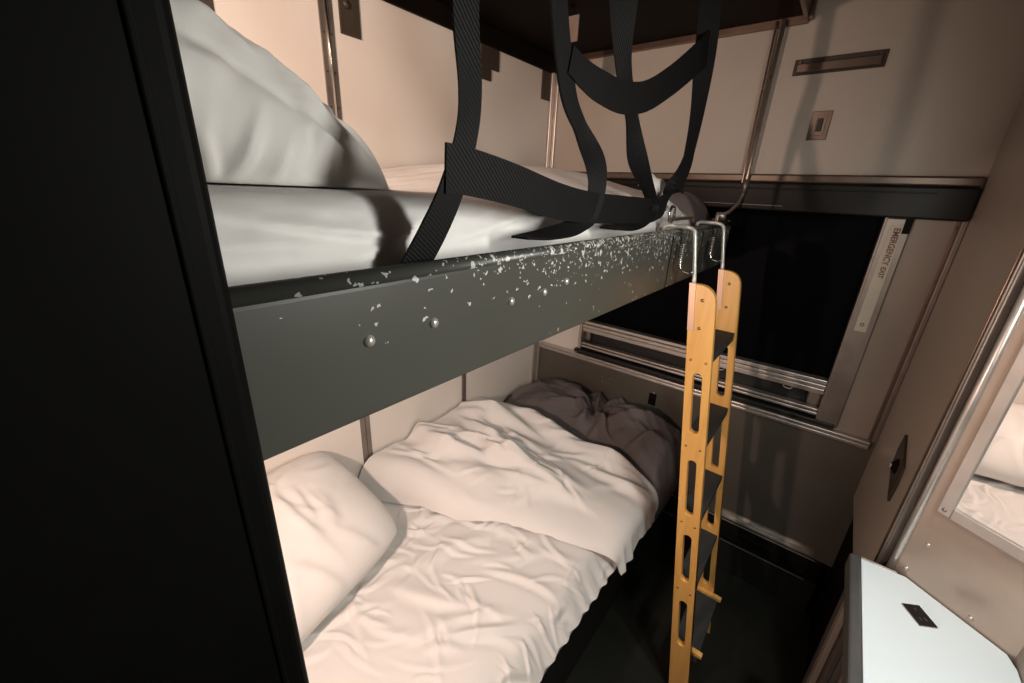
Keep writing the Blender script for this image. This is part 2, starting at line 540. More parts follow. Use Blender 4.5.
# baseboard of the far wall: kick recess edged with thin bright strips
bb = thing('baseboard_far', 'black kick recess at the foot of the wall edged with bright metal lines', 'baseboard', kind='structure')
box('kick_plate', -0.60, XR - 0.002, YW - 0.012, YW - 0.001, 0.0, 0.165, 'black', bb, 0.001)
box('recess_back', -0.60, XR - 0.002, YW + 0.05, YW + 0.06, 0.165, 0.275, 'black', bb)
box('edge_strip', -0.60, XR - 0.025, YW - 0.006, YW - 0.001, 0.266, 0.271, 'alu', bb, 0.001)
box('edge_strip', -0.60, XR - 0.045, YW - 0.016, YW - 0.010, 0.163, 0.1665, 'aludark', bb, 0.001)
box('end_block', XR - 0.045, XR - 0.002, YW - 0.008, YW + 0.05, 0.15, 0.275, 'darkbrown', bb, 0.01)

# window head: shiny strip over a dark curtain track
tr = thing('trim_1', 'shiny metal strip over a dark curtain track along the window head', 'trim', kind='structure')
box('head_strip', XL + 0.03, XR - 0.002, YW - 0.020, YW - 0.001, 1.712, 1.740, 'bronze', tr, 0.006, 3)
box('curtain_track', XL + 0.03, XR - 0.004, YW - 0.030, YW - 0.001, 1.618, 1.711, 'darkband', tr, 0.006, 3)
box('track_lip', XL + 0.05, XR - 0.09, YW - 0.036, YW - 0.030, 1.690, 1.694, 'darkband', tr, 0.001)
box('track_lip', XL + 0.05, -0.20, YW - 0.036, YW - 0.030, 1.634, 1.637, 'aludark', tr, 0.001)
# window
wn = thing('window_1', 'black night window with ribbed aluminium bottom rails', 'window', kind='structure')
GY = YW + 0.055
box('pane', WX0, WX1, GY, GY + 0.008, 0.90, WZ1 + 0.03, 'pane', wn)
box('jamb', WX0, WX0 + 0.014, YW - 0.003, GY, WZ0, WZ1, 'alu', wn, 0.002)
jr = box('jamb', WX1, WX1 + 0.064, YW - 0.010, YW - 0.0005, 0.872, 1.617, 'aludark', wn, 0.003)
box('jamb_return', WX1 - 0.004, WX1 + 0.003, YW - 0.008, GY, 0.872, WZ1, 'aludark', wn, 0.001)
box('jamb_cap', WX1 + 0.045, WX1 + 0.064, YW - 0.014, YW - 0.010, 1.572, 1.616, 'darkbrown', wn, 0.001)
# rails: A (sash bottom, ribbed), B, sill C
for z0, z1, yy in ((1.020, 1.036, 0.004), (1.001, 1.018, 0.0), (0.978, 0.999, 0.006)):
    box('sash_rail', WX0 + 0.014, WX1 - 0.004, YW + yy, YW + 0.045, z0, z1, 'alu', wn, 0.003)
box('slot_back', WX0 + 0.014, WX1 - 0.004, YW + 0.050, YW + 0.054, 0.868, 0.99, 'black', wn)
for x in (-0.28, -0.03):
    tube('latch_ring', [(x + 0.016 * math.cos(t), YW + 0.03, 0.970 + 0.010 * math.sin(t)) for t in np.linspace(PI, 2 * PI, 9)], 0.0028, 'alu', wn, 6)
box('slot_end', WX0 + 0.014, WX0 + 0.05, YW + 0.03, YW + 0.05, 0.92, 0.98, 'aludark', wn, 0.012, 3)
box('slot_end', WX1 - 0.05, WX1 - 0.004, YW + 0.03, YW + 0.05, 0.915, 0.98, 'aludark', wn, 0.012, 3)
for z0, z1, yy in ((0.906, 0.917, 0.008), (0.892, 0.904, 0.002)):
    box('lower_rail', WX0, WX1 - 0.002, YW + yy, YW + 0.045, z0, z1, 'alu', wn, 0.003)
box('sill_groove', WX0 - 0.01, WX1 + 0.055, YW - 0.022, YW + 0.040, 0.868, 0.884, 'black', wn, 0.003)
for z0, z1, yy in ((0.846, 0.862, 0.026), (0.828, 0.844, 0.020)):
    box('sill_rail', XL + 0.03, XR - 0.016, YW - yy, YW - 0.001, z0, z1, 'alu', wn, 0.004)
# emergency exit sticker on the right jamb, read downwards
sk = box('sticker', 0.103, 0.135, YW - 0.0116, YW - 0.0102, 1.245, 1.598, 'sticker', jr)


def text(name, body, size, loc, m, parent, rot, sx=1.0):
    cu = bpy.data.curves.new(name, 'FONT')
    cu.body = body; cu.size = size; cu.extrude = 0.0002; cu.offset = 0.0006
    cu.align_x = 'LEFT'; cu.align_y = 'CENTER'
    tmp = bpy.data.objects.new(name, cu)
    me = bpy.data.meshes.new_from_object(tmp)
    bpy.data.objects.remove(tmp)
    me.transform(Matrix.Diagonal((sx, 1, 1, 1)))
    o = link(name, me, m, parent)
    o.matrix_world = Matrix.Translation(loc) @ rot
    return o


# text local x -> world -z, local y -> world +x, local z -> world -y
rot_down = Matrix(((0, 1, 0, 0), (0, 0, -1, 0), (-1, 0, 0, 0), (0, 0, 0, 1)))
text('exit_lettering', 'EMERGENCY', 0.022, (0.121, YW - 0.0119, 1.588), 'redtext', sk, rot_down, 0.92)
text('exit_lettering', 'EXIT', 0.018, (0.121, YW - 0.0119, 1.466), 'redtext', sk, rot_down, 1.0)
text('sticker_mark', 'o', 0.024, (0.121, YW - 0.0119, 1.276), 'greytext', sk, rot_down)

# right wall beside the window
wr = thing('wall_right', 'brown grey side panel between window wall and vanity with metal mouldings', 'wall', kind='structure')
box('panel', XR, XR + 0.05, 1.214, YW, 0.615, 2.45, 'latchpanel', wr, 0.002)
box('lower_panel', XR + 0.022, XR + 0.05, 1.214, YW, 0.0, 0.614, 'darkbrown', wr)
box('lower_strip', XR + 0.006, XR + 0.0215, 1.335, 1.372, 0.0, 0.60, 'latchpanel', wr, 0.002)
box('lower_strip', XR + 0.006, XR + 0.0215, 1.400, 1.418, 0.0, 0.60, 'aludark', wr, 0.002)
box('moulding', XR - 0.003, XR + 0.03, 1.184, 1.212, 0, 2.45, 'aludark', wr, 0.003)
box('groove', XR + 0.010, XR + 0.03, 1.163, 1.183, 0, 2.45, 'black', wr)
box('bead', XR - 0.007, XR - 0.002, 1.203, 1.208, 0, 2.45, 'copper', wr, 0.001)
box('bead', XR - 0.006, XR - 0.002, 1.188, 1.192, 0, 2.45, 'aludark', wr, 0.001)
box('post_core', XR + 0.012, XR + 0.024, 1.148, 1.162, 0, 2.45, 'aludark', wr)
tube('round_post', [(XR + 0.013, 1.154, 0.0), (XR + 0.013, 1.154, 2.45)], 0.0085, 'alu', wr, 16)
box('closing_wall', XR + 0.185, XR + 0.235, -0.95, 1.03, 0, 2.45, 'rightwall', wr)
# angled stainless panel behind the counter
AP = Vector((0.305, 1.136, 0)); AD = Vector((0.81, -0.586, 0)).normalized(); AN = Vector((-0.586, -0.81, 0)).normalized()


def apt(s, d, z):
    p = AP + AD * s + AN * d
    return (p.x, p.y, z)


def abox(name, s0, s1, d0, d1, z0, z1, m, parent, bev=0.0):
    poly = [apt(s, d, 0)[:2] for s, d in ((s0, d0), (s1, d0), (s1, d1), (s0, d1))]
    return prism(name, poly, z0, z1, m, parent, bev)


wa = thing('wall_angled', 'stainless steel angled panel between round post and counter', 'wall', kind='structure')
abox('panel', -0.02, 0.20, -0.05, 0.0, 0.0, 2.45, 'vanity', wa)
for s, z in ((0.010, 0.953), (-0.004, 0.868), (0.114, 0.864), (0.1, 1.9)):
    screw(apt(s, 0.0, z), AN, 'alu', wa, 0.005, 0.003)

# near left partition: black edge beside the heads of the bunks
wp = thing('wall_near', 'black painted partition with a rounded edge beside the bunk heads', 'wall', kind='structure')
bm = bmesh.new()
bmesh.ops.create_cube(bm, size=1)
bmesh.ops.scale(bm, vec=(0.0225, 1.04, 2.45), verts=bm.verts)
bmesh.ops.translate(bm, vec=(-0.33325, -0.423, 1.225), verts=bm.verts)
bm.edges.ensure_lookup_table()
ve = [e for e in bm.edges if abs(e.verts[0].co.z - e.verts[1].co.z) > 1]
bmesh.ops.bevel(bm, geom=ve, offset=0.010, segments=4, affect='EDGES', profile=0.5)
bm_obj('partition_panel', bm, 'slab', wp)
box('edge_bead', -0.3225, -0.3195, 0.072, 0.077, 0.0, 2.45, 'slab', wp, 0.0015)
box('head_panel', XL, -0.346, -0.10, -0.06, 0.0, 2.45, 'cream', wp)
wb = box('wall_rear', -1.3, 0.6, -0.99, -0.95, 0, 2.45, 'rightwall')
tag(wb, 'plain brown grey wall behind the viewer', 'wall', kind='structure')

# ================================================================== UPPER BERTH
ub = thing('upper_berth', 'chipped grey upper bunk frame with metal side board', 'bunk')
sb = box('side_board', XB - 0.028, XB, -0.05, YW - 0.045, 1.418, 1.558, 'board', ub, 0.004)
for y in (0.212, 0.296, 0.438, 0.520, 0.584):
    screw((XB, y, 1.502 if y < 0.55 else 1.510), (1, 0, 0), 'rivet', sb, 0.0066, 0.005)
tube('rail', [(XB - 0.0115, -0.05, 1.5605), (XB - 0.0115, YW - 0.04, 1.5605)], 0.0108, 'rail', ub, 12)
box('pan', XL + 0.02, XB - 0.036, -0.055, YW - 0.045, 1.418, 1.445, 'board', ub, 0.003)
box('end_board', XL + 0.02, XB - 0.028, YW - 0.058, YW - 0.042, 1.446, 1.58, 'board', ub, 0.003)
box('corner_bracket', XB - 0.05, XB + 0.003, YW - 0.10, YW - 0.042, 1.570, 1.582, 'black', ub, 0.003)
box('seam_strip', XB - 0.001, XB + 0.001, 1.10, 1.106, 1.42, 1.556, 'black', ub)
box('seam_strip', XB - 0.001, XB + 0.001, 1.38, 1.388, 1.42, 1.556, 'black', ub)

# mattress with its white sheet
ny, nx = 340, 170
s = np.linspace(0, 1, nx); yv = np.linspace(-0.045, 1.50, ny)
S, YY = np.meshgrid(s, yv, indexing='ij')
prof_x = np.interp(s, [0, 0.80, 0.86, 0.90, 0.93, 0.96, 1.0], [-1.205, -0.490, -0.448, -0.426, -0.417, -0.411, -0.406])
prof_z = np.interp(s, [0, 0.80, 0.86, 0.90, 0.93, 0.96, 1.0], [0.0, 0.0, -0.008, -0.026, -0.048, -0.080, -0.150])
kern = np.ones(5) / 5
kern = np.ones(9) / 9
prof_x[4:-4] = np.convolve(prof_x, kern, 'same')[4:-4]; prof_z[4:-4] = np.convolve(prof_z, kern, 'same')[4:-4]
X = np.repeat(prof_x[:, None], ny, 1); Zp = np.repeat(prof_z[:, None], ny, 1)
top = 1.640 + 0.060 * sstep(0.45, 1.1, YY) * sstep(-0.45, -0.8, X) + 0.018 * sstep(0.5, 1.1, YY) - 0.05 * sstep(1.25, 1.50, YY)
Z = top + Zp
front = sstep(0.78, 0.92, S)
wr1 = folds(YY, Z, -14, 0.055, 3, 0.8, 3.0, 4)
wr2 = fbm(YY * 7, S * 9, 5)
Z = np.maximum(Z, 1.49)
cr = [(0.23, 1.602, -8, 0.24, 0.0045, 0.008, 0.02), (0.30, 1.588, 22, 0.22, 0.005, 0.007, 0.0), (0.16, 1.590, -3, 0.16, 0.006, 0.005, 0.05),
      (0.50, 1.600, 12, 0.26, 0.005, 0.008, 0.03), (0.62, 1.615, -12, 0.20, 0.005, 0.007, 0.0), (0.80, 1.610, 15, 0.22, 0.006, 0.008, 0.0), (1.0, 1.60, -14, 0.2, 0.006, 0.009, 0.0)]
X = X + front * (0.9 * creases(YY, Z, cr) + 0.022 * wr2)
Z = Z + (1 - front) * sstep(0.38, 0.55, YY) * (0.012 * fbm(X * 6, YY * 6, 8) + 0.006 * folds(X, YY, 70, 0.09, 12)) + front * 0.006 * wr2
X = np.minimum(X, -0.3885)
g1 = grid_mesh(X, YY, Z)
Xb = X[[0, -1]]; Yb = YY[[0, -1]]
g2 = grid_mesh(np.stack([X[0], X[0]]), np.stack([YY[0], YY[0]]), np.stack([Z[0], Z[0] * 0 + 1.447]))
g3 = grid_mesh(np.stack([X[:, -1], X[:, -1]]), np.stack([YY[:, -1], YY[:, -1] + 0.0]), np.stack([Z[:, -1], np.full(nx, 1.447)]))
g4 = grid_mesh(np.stack([X[-1], X[-1]]), np.stack([YY[-1], YY[-1]]), np.stack([Z[-1], Z[-1] * 0 + 1.447]))
um = surf('berth_mattress', [g1, g2, g3, g4], 'sheet')
tag(um, 'white sheeted mattress on the upper bunk behind black straps', 'mattress')

# grey folded cloth at the far end of the upper mattress
def heap(name, x0, x1, y0, y1, base, hfun, m, n=60):
    u = np.linspace(0, 1, n)
    U, V = np.meshgrid(u, u, indexing='ij')
    X = x0 + (x1 - x0) * U; Y = y0 + (y1 - y0) * V
    X, Y, Z = hfun(U, V, X, Y)
    return surf(name, [grid_mesh(X, Y, Z)], m)


def _f(U, V, X, Y):
    e = np.clip(np.minimum.reduce([U, 1 - U, V, 1 - V]) / 0.25, 0, 1)
    r = np.sqrt(1 - (1 - e) ** 2)
    return X, Y, 1.450 + 0.215 * r + 0.02 * fbm(U * 5, V * 5, 3) * r


fc = heap('folded_cloth', -0.85, -0.393, 1.505, 1.735, 1.57, _f, 'blanket', 40)
tag(fc, 'grey cloth tucked over the far end of the upper mattress', 'blanket')

# buckle and white webbing end by the ladder hooks
bk = thing('strap_buckle', 'small brass buckle with white strap end on the bunk rail', 'buckle')
tube('ring', [(XB - 0.022 + 0.0 * t, 1.125 + 0.020 * math.cos(t), 1.607 + 0.020 * math.sin(t)) for t in np.linspace(0, 2 * PI, 17)], 0.004, 'steel', bk, 6)
box('tongue', XB - 0.034, XB - 0.018, 1.145, 1.31, 1.590, 1.598, 'brass', bk, 0.003)
u = np.linspace(0, 1, 24)
U, V = np.meshgrid(u, u, indexing='ij')
surf('strap_end', [grid_mesh(XB - 0.085 + 0.05 * V, 1.03 + 0.17 * U, 1.672 - 0.04 * V + 0.045 * np.sin(U * PI) * (0.6 + 0.4 * np.sin(V * 5)) + 0.008 * np.sin(V * 9 + U * 5) - 0.02 * V)], 'sheet', bk)

# upper pillow
def pillow(name, m, L, W, T, mtx, seed, wr=1.0, n=72, ex=0.55, zmin=None, side=None):
    u = np.linspace(-1, 1, n)
    U, V = np.meshgrid(u, u, indexing='ij')
    th = ((1 - np.abs(U) ** 2.6) * (1 - np.abs(V) ** 2.6)) ** ex
    pin = 1 - 0.10 * V ** 4 * U ** 2; pin2 = 1 - 0.10 * U ** 4 * V ** 2
    X = U * L / 2 * pin; Y = V * W / 2 * pin2
    sg = (rand_segs(seed, 18, -L * 0.4, L * 0.4, -W * 0.4, W * 0.4, 80, 16, (0.12, 0.30), (0.010, 0.022), (0.003, 0.008))
          + rand_segs(seed + 1, 10, -L * 0.45, L * 0.45, -W * 0.45, W * 0.45, 20, 25, (0.08, 0.2), (0.007, 0.014), (0.002, 0.006)))
    wrk = wr * (creases(X, Y, sg) + 0.016 * fbm(U * 1.6, V * 1.6, seed, 3))
    top = T * 0.5 * th + wrk * np.clip(th * 2, 0, 1)
    bot = -T * 0.5 * th - wrk * np.clip(th * 2, 0, 1)
    parts = []
    for Zz in (top, bot):
        v, f = grid_mesh(X, Y, Zz)
        v = np.array([(mtx @ Vector(p))[:] for p in v])
        if side:      # creases in the pillowcase on the aisle-facing end
            wgt = sstep(-0.2, 0.35, U.reshape(-1))
            v[:, 0] = v[:, 0] + wgt * creases(v[:, 1], v[:, 2], side)
            v[:, 2] = v[:, 2] + 0.5 * wgt * creases(v[:, 1], v[:, 2], side) * sstep(zmin + 0.01, zmin + 0.04, v[:, 2])
        if callable(zmin):
            v[:, 2] = np.maximum(v[:, 2], zmin(v[:, 0], v[:, 1]) + 0.004)
        elif zmin is not None:
            v[:, 2] = zmin + np.where(v[:, 2] > zmin, v[:, 2] - zmin, 0.02 * (v[:, 2] - zmin))
        parts.append((v, f))
    return surf(name, parts, m)


def frame_mtx(c, ax, ay):
    ax = Vector(ax).normalized(); ay = Vector(ay); ay = (ay - ax * ay.dot(ax)).normalized(); az = ax.cross(ay)
    r = Matrix((ax, ay, az)).transposed().to_4x4()
    r.translation = Vector(c)
    return r


up_ = pillow('bed_pillow', 'pillow', 0.64, 0.51, 0.25, frame_mtx((-0.845, 0.186, 1.710), (1, 0.03, 0.0), (0, -0.85, 0.36)), 21, 1.5, 130, 0.48, 1.6425,
             [(0.20, 1.675, 62, 0.08, 0.006, 0.016, 0.1), (0.165, 1.668, 100, 0.06, 0.006, 0.014, 0.0), (0.245, 1.672, 40, 0.07, 0.006, 0.014, -0.1),
              (0.13, 1.70, 75, 0.10, 0.008, 0.012, 0.1), (0.22, 1.78, -32, 0.24, 0.009, 0.014, 0.06), (0.28, 1.745, -40, 0.20, 0.008, 0.014, 0.05),
              (0.17, 1.80, -25, 0.20, 0.010, 0.014, 0.08), (0.30, 1.69, -50, 0.12, 0.007, 0.012, 0.1), (0.15, 1.74, 20, 0.14, 0.012, 0.010, 0.1)])
tag(up_, 'white pillow leaning at the head of the upper bunk', 'pillow')

# ================================================================== SAFETY NET
sn = thing('safety_net', 'black webbing strap safety net hanging at the open side of the upper bunk', 'safety net')


def ribbon(name, pts, widths, wdirs, parent, m='web', thick=0.0016, n=10):
    P = catmull(pts, n)
    Wd = catmull([np.array(d, float) * w_ for d, w_ in zip(wdirs, widths)], n)
    P = [Vector(p) for p in P]; Wd = [Vector(w_) for w_ in Wd]
    bm = bmesh.new()
    rows = []
    for i, (p, wv) in enumerate(zip(P, Wd)):
        t = (P[min(i + 1, len(P) - 1)] - P[max(i - 1, 0)]).normalized()
        wn_ = wv - t * wv.dot(t)
        nn = t.cross(wn_).normalized() * thick
        h = wn_.normalized() * (wv.length / 2)
        rows.append([bm.verts.new(p - h - nn), bm.verts.new(p - nn), bm.verts.new(p + h - nn), bm.verts.new(p + h + nn), bm.verts.new(p + nn), bm.verts.new(p - h + nn)])
    for a, b in zip(rows, rows[1:]):
        for k in range(6):
            bm.faces.new((a[k], a[(k + 1) % 6], b[(k + 1) % 6], b[k]))
    bm.faces.new(rows[0]); bm.faces.new(rows[-1][::-1])
    return bm_obj(name, bm, m, parent)


XS = -0.362
Yd, Zd = (0, 1, 0), (0, 0, 1)
# near upright
ribbon('upright_strap', [(XS - 0.02, 0.372, ZS - 0.002), (XS, 0.366, 1.95), (XS, 0.363, 1.83), (XS, 0.371, 1.75), (XS, 0.364, 1.70), (XS, 0.341, 1.645), (XS - 0.006, 0.318, 1.60), (XS - 0.017, 0.292, 1.553)],
       [0.040, 0.040, 0.038, 0.027, 0.028, 0.036, 0.040, 0.042], [Yd, Yd, Yd, (0.3, 1, 0), (0.2, 1, 0), Yd, Yd, Yd], sn)
# second upright
ribbon('upright_strap', [(XS - 0.01, 0.485, ZS - 0.002), (XS, 0.512, 1.95), (XS, 0.562, 1.80), (XS, 0.612, 1.745), (XS, 0.672, 1.70), (XS, 0.690, 1.66), (XS, 0.672, 1.615), (XS, 0.625, 1.595), (XS - 0.004, 0.545, 1.586), (XS - 0.004, 0.478, 1.585)],
       [0.036, 0.036, 0.040, 0.032, 0.030, 0.030, 0.036, 0.034, 0.034, 0.030],
       [Yd, Yd, Yd, Yd, (0.6, 1, 0), (0.6, 1, 0), (0.3, 1, 0), (0.6, 0.4, -0.5), (0.8, 0.2, -0.3), (1, 0, 0)], sn)
# third upright
ribbon('upright_strap', [(XS - 0.01, 0.700, ZS - 0.002), (XS, 0.705, 1.97), (XS, 0.733, 1.86), (XS, 0.790, 1.79), (XS, 0.845, 1.72), (XS, 0.938, 1.655), (XS, 0.962, 1.622), (XS, 0.925, 1.600), (XS - 0.004, 0.85, 1.587), (XS - 0.004, 0.76, 1.586)],
       [0.052, 0.052, 0.036, 0.044, 0.036, 0.024, 0.030, 0.036, 0.040, 0.036],
       [(0.6, 0.8, 0), (0.6, 0.8, 0), (0.3, 0.95, 0), Yd, (0.5, 1, 0), (0.9, 0.6, 0), (0.9, 0.6, 0), (0.6, 0.4, -0.5), (0.8, 0.2, -0.3), (1, 0, 0)], sn)
# far upright
ribbon('upright_strap', [(XS - 0.01, 1.13, ZS - 0.002), (XS, 1.130, 2.05), (XS, 1.155, 1.95), (XS, 1.170, 1.85), (XS, 1.165, 1.77), (XS, 1.150, 1.72), (XS, 1.06, 1.640), (XS, 0.985, 1.618), (XS, 0.95, 1.606)],
       [0.056, 0.056, 0.054, 0.044, 0.040, 0.044, 0.055, 0.050, 0.04],
       [(0.6, 0.8, 0), (0.6, 0.8, 0), (0.6, 0.8, 0), (0.45, 0.9, 0), (0.3, 0.95, 0), (0.2, 0.98, 0), (0.1, 0.6, 0.8), Zd, (0.2, 0.3, 0.8)], sn)
# broad cross strap
ribbon('cross_strap', [(XS + 0.003, 0.330, 1.668), (XS + 0.003, 0.37, 1.666), (XS + 0.004, 0.45, 1.655), (XS + 0.004, 0.56, 1.636), (XS + 0.003, 0.66, 1.626), (XS + 0.002, 0.78, 1.622), (XS + 0.002, 0.90, 1.619), (XS + 0.002, 0.965, 1.620)],
       [0.052, 0.052, 0.052, 0.052, 0.052, 0.052, 0.052, 0.046], [(0, -0.1, 1)] + [Zd] * 7, sn)
# upper sagging cross strap
ribbon('cross_strap', [(XS + 0.003, 0.565, 1.822), (XS + 0.003, 0.61, 1.812), (XS + 0.004, 0.66, 1.806), (XS + 0.004, 0.745, 1.806), (XS + 0.004, 0.84, 1.825), (XS + 0.003, 0.95, 1.870), (XS + 0.003, 1.06, 1.925), (XS + 0.003, 1.17, 1.985)],
       [0.035, 0.040, 0.046, 0.050, 0.052, 0.056, 0.062, 0.070], [Zd] * 8, sn)
for y in (0.372, 0.485, 0.700, 1.13):
    box('anchor_plate', XS - 0.035, XS + 0.010, y - 0.025, y + 0.025, ZS - 0.004, ZS - 0.0003, 'black', sn, 0.001)

# ================================================================== BERTH STAY ROD
rd = thing('berth_stay', 'pair of slim copper coloured rods holding the far corner of the upper bunk', 'rod')
tube('rod', [(-0.325, 1.765, 2.198), (-0.330, 1.765, 1.70), (-0.332, 1.762, 1.665), (-0.338, 1.740, 1.632), (-0.350, 1.690, 1.606), (-0.358, 1.630, 1.596)],
     [0.0065] * 6, 'rodmetal', rd, 10)
tube('rod', [(-0.348, 1.775, 2.198), (-0.345, 1.775, 1.70), (-0.340, 1.770, 1.66)], 0.0038, 'rodmetal', rd, 8)
tube('sleeve', [(-0.330, 1.765, 1.72), (-0.3315, 1.763, 1.672)], 0.0095, 'aludark', rd, 10)
tube('pivot_bolt', [(-0.345, 1.630, 1.594), (-0.375, 1.630, 1.594)], 0.012, 'alu', rd, 12)
box('foot_bracket', -0.372, -0.360, 1.60, 1.66, 1.575, 1.600, 'aludark', rd, 0.003)

# ================================================================== LADDER
ld = thing('berth_ladder', 'varnished plywood ladder with dark treads hooked on the upper bunk', 'ladder')
SLOPE = 0.138
Z0L, Z1L = 0.0, 1.440


def lx(z):     # left (bunk side) edge of the stile at height z
    return -0.288 + (1.44 - z) * SLOPE


def stile(y, zb=0.0):
    Wd = 0.066
    pts = []
    pts.append((lx(zb), zb)); pts.append((lx(zb) + Wd, zb))
    zt = Z1L
    pts.append((lx(zt - 0.045) + Wd, zt - 0.045))
    for a in np.linspace(0, PI / 2, 7)[1:]:
        pts.append((lx(zt) + Wd - 0.040 + 0.040 * math.cos(a) * 1.0 + (0.004 * math.cos(a)), zt - 0.042 + 0.042 * math.sin(a)))
    pts.append((lx(zt), zt))
    holes = []
    for za, zb_ in ((1.018, 1.199), (0.744, 0.932), (0.497, 0.673), (0.230, 0.417)):
        h = []
        r = 0.0125
        for zc, a0 in ((zb_ - r, 0), (za + r, PI)):
            for a in np.linspace(a0, a0 + PI, 9):
                h.append((lx(zc) + 0.033 + r * math.cos(a), zc + r * math.sin(a)))
        holes.append(h)
    cu = bpy.data.curves.new('stile', 'CURVE')
    cu.dimensions = '2D'; cu.fill_mode = 'BOTH'; cu.extrude = 0.0085; cu.bevel_depth = 0.0015; cu.bevel_resolution = 1; cu.offset = -0.0015
    for loop in [pts] + holes:
        sp = cu.splines.new('POLY'); sp.points.add(len(loop) - 1)
        for i, (a, b) in enumerate(loop):
            sp.points[i].co = (a, b, 0, 1)
        sp.use_cyclic_u = True
    tmp = bpy.data.objects.new('stile', cu)
    me = bpy.data.meshes.new_from_object(tmp)
    bpy.data.objects.remove(tmp)
    me.transform(Matrix(((1, 0, 0, 0), (0, 0, -1, y + 0.010), (0, 1, 0, 0), (0, 0, 0, 1))))
    me.materials.clear()
    o = link('stile', me, 'wood', ld)
    for z in (1.234, 0.973, 0.713, 0.459):
        for dx in (0.013, 0.053):
            screw((lx(z) + dx, y - 0.0003, z), (0, -1, 0), 'brass', o, 0.0036, 0.0016)
    for z, dx in ((1.40, 0.034), (1.325, 0.030)):
        screw((lx(z) + dx, y - 0.0003, z), (0, -1, 0), 'brass', o, 0.0048, 0.002)
    return o


Y1, Y2 = 1.12, 1.425
for yy in (Y1, Y2):
    stile(yy)
for z in (1.234, 0.973, 0.713, 0.459, 0.182):
    o = box('tread', lx(z) - 0.004, lx(z) + (0.060 if z > 0.3 else 0.082), Y1 + 0.0205, Y2 - 0.0005, z - 0.014, z + 0.014, 'tread', ld, 0.003)
for yy in (Y1 + 0.022, Y2 - 0.020):
    box('foot_bar', lx(0.178) + 0.004, lx(0.178) + 0.092, yy, yy + 0.018, 0.1965, 0.212, 'wood', ld, 0.003)
for yy in (Y1, Y2):
    bm = bmesh.new()
    q = [(lx(1.315), 1.315), (lx(1.315) + 0.016, 1.315), (lx(1.441) + 0.016, 1.441), (lx(1.441), 1.441)]
    a = [bm.verts.new((x, yy - 0.0025, z)) for x, z in q]; b = [bm.verts.new((x, yy + 0.0005, z)) for x, z in q]
    bm.faces.new(a); bm.faces.new(b[::-1])
    for i in range(4):
        bm.faces.new((a[i], a[(i + 1) % 4], b[(i + 1) % 4], b[i]))
    bm_obj('hook_plate', bm, 'hookplate', ld)
    yc = yy + 0.008
    hk = tube('hook', [(-0.278, yc, 1.425), (-0.281, yc, 1.45), (-0.299, yc, 1.553), (-0.303, yc, 1.570), (-0.311, yc, 1.5755), (-0.325, yc, 1.5785), (-0.371, yc, 1.5785), (-0.379, yc, 1.575), (-0.3815, yc, 1.560)],
              0.0054, 'hookrod', ld, 10)
    tube('brace', [(-0.284, yc, 1.468), (-0.300, yc, 1.464), (-0.318, yc, 1.468), (-0.324, yc, 1.480), (-0.3255, yc, 1.535)], 0.0026, 'steel', hk, 8)
    hel = [(-0.3255 + 0.0055 * math.cos(t), yc + 0.0055 * math.sin(t), 1.480 + 0.055 * t / (2 * PI * 12)) for t in np.linspace(0, 2 * PI * 12, 12 * 10)]
    tube('coil', hel, 0.0014, 'alu', hk, 5)

# ================================================================== LOWER BUNK
lb = thing('lower_bunk_base', 'black metal base of the lower bunk', 'bunk')
box('base', XL + 0.004, XB - 0.038, -0.055, YW - 0.002, 0.0, 0.395, 'black', lb, 0.004)
box('edge_rail', XB - 0.028, XB - 0.004, -0.05, YW - 0.012, 0.385, 0.432, 'black', lb, 0.005)
box('edge_bead', XB - 0.004, XB - 0.0015, 0.101, YW - 0.4, 0.396, 0.399, 'alu', lb)  # bright strip added in place of the highlight along the frame edge
lm = box('bunk_mattress', XL + 0.006, XB - 0.045, -0.05, YW - 0.01, 0.397, 0.510, 'blanket', None, 0.03, 4)
tag(lm, 'thin dark mattress of the lower bunk mostly covered by white sheets', 'mattress')

# wrinkled white sheet over the lower mattress, hanging a little over the edge
def smooth1(a, k):
    kern = np.ones(k) / k
    b = np.convolve(np.pad(a, k // 2, mode='edge'), kern, 'valid')
    b[0] = a[0]; b[-1] = a[-1]
    return b


def sheet_relief(X, Y):
    big = 0.026 * fbm(X * 3.0, Y * 3.0, 61, 3)
    return big + creases(X, Y, SEGS)


SEGS = (rand_segs(5, 34, -1.15, -0.42, 0.15, 1.1, 62, 22, (0.16, 0.42), (0.010, 0.020), (0.006, 0.014))
        + rand_segs(6, 46, -1.05, -0.45, 0.20, 1.0, 10, 28, (0.10, 0.26), (0.006, 0.012), (0.003, 0.008))
        + rand_segs(7, 60, -1.0, -0.50, 0.30, 0.95, 30, 40, (0.06, 0.16), (0.004, 0.008), (0.003, 0.006)))


n1, n2 = 230, 320
sx_ = np.linspace(0, 1, n1); yv = np.linspace(0.104, 1.36, n2)
S, YY = np.meshgrid(sx_, yv, indexing='ij')
px_ = smooth1(np.interp(sx_, [0, 0.80, 0.87, 0.92, 1.0], [-1.205, -0.450, -0.402, -0.380, -0.333]), 11)
pz_ = smooth1(np.interp(sx_, [0, 0.80, 0.87, 0.92, 1.0], [0.0, 0.0, -0.010, -0.032, -0.090]), 11)
X = np.repeat(px_[:, None], n2, 1); Zp = np.repeat(pz_[:, None], n2, 1)
drape = sstep(0.80, 0.93, S)
Z = 0.532 + Zp * (1 + 0.35 * fbm(YY * 4, S * 0, 31))
Z = Z + (1 - drape) * sheet_relief(X, YY) + drape * (0.010 * fbm(YY * 12, S * 3, 66) + 1.2 * np.clip(creases(X, YY, rand_segs(9, 40, -0.42, -0.34, 0.2, 1.1, 40, 30, (0.06, 0.14), (0.004, 0.008), (0.003, 0.007))), -0.004, 0.010))
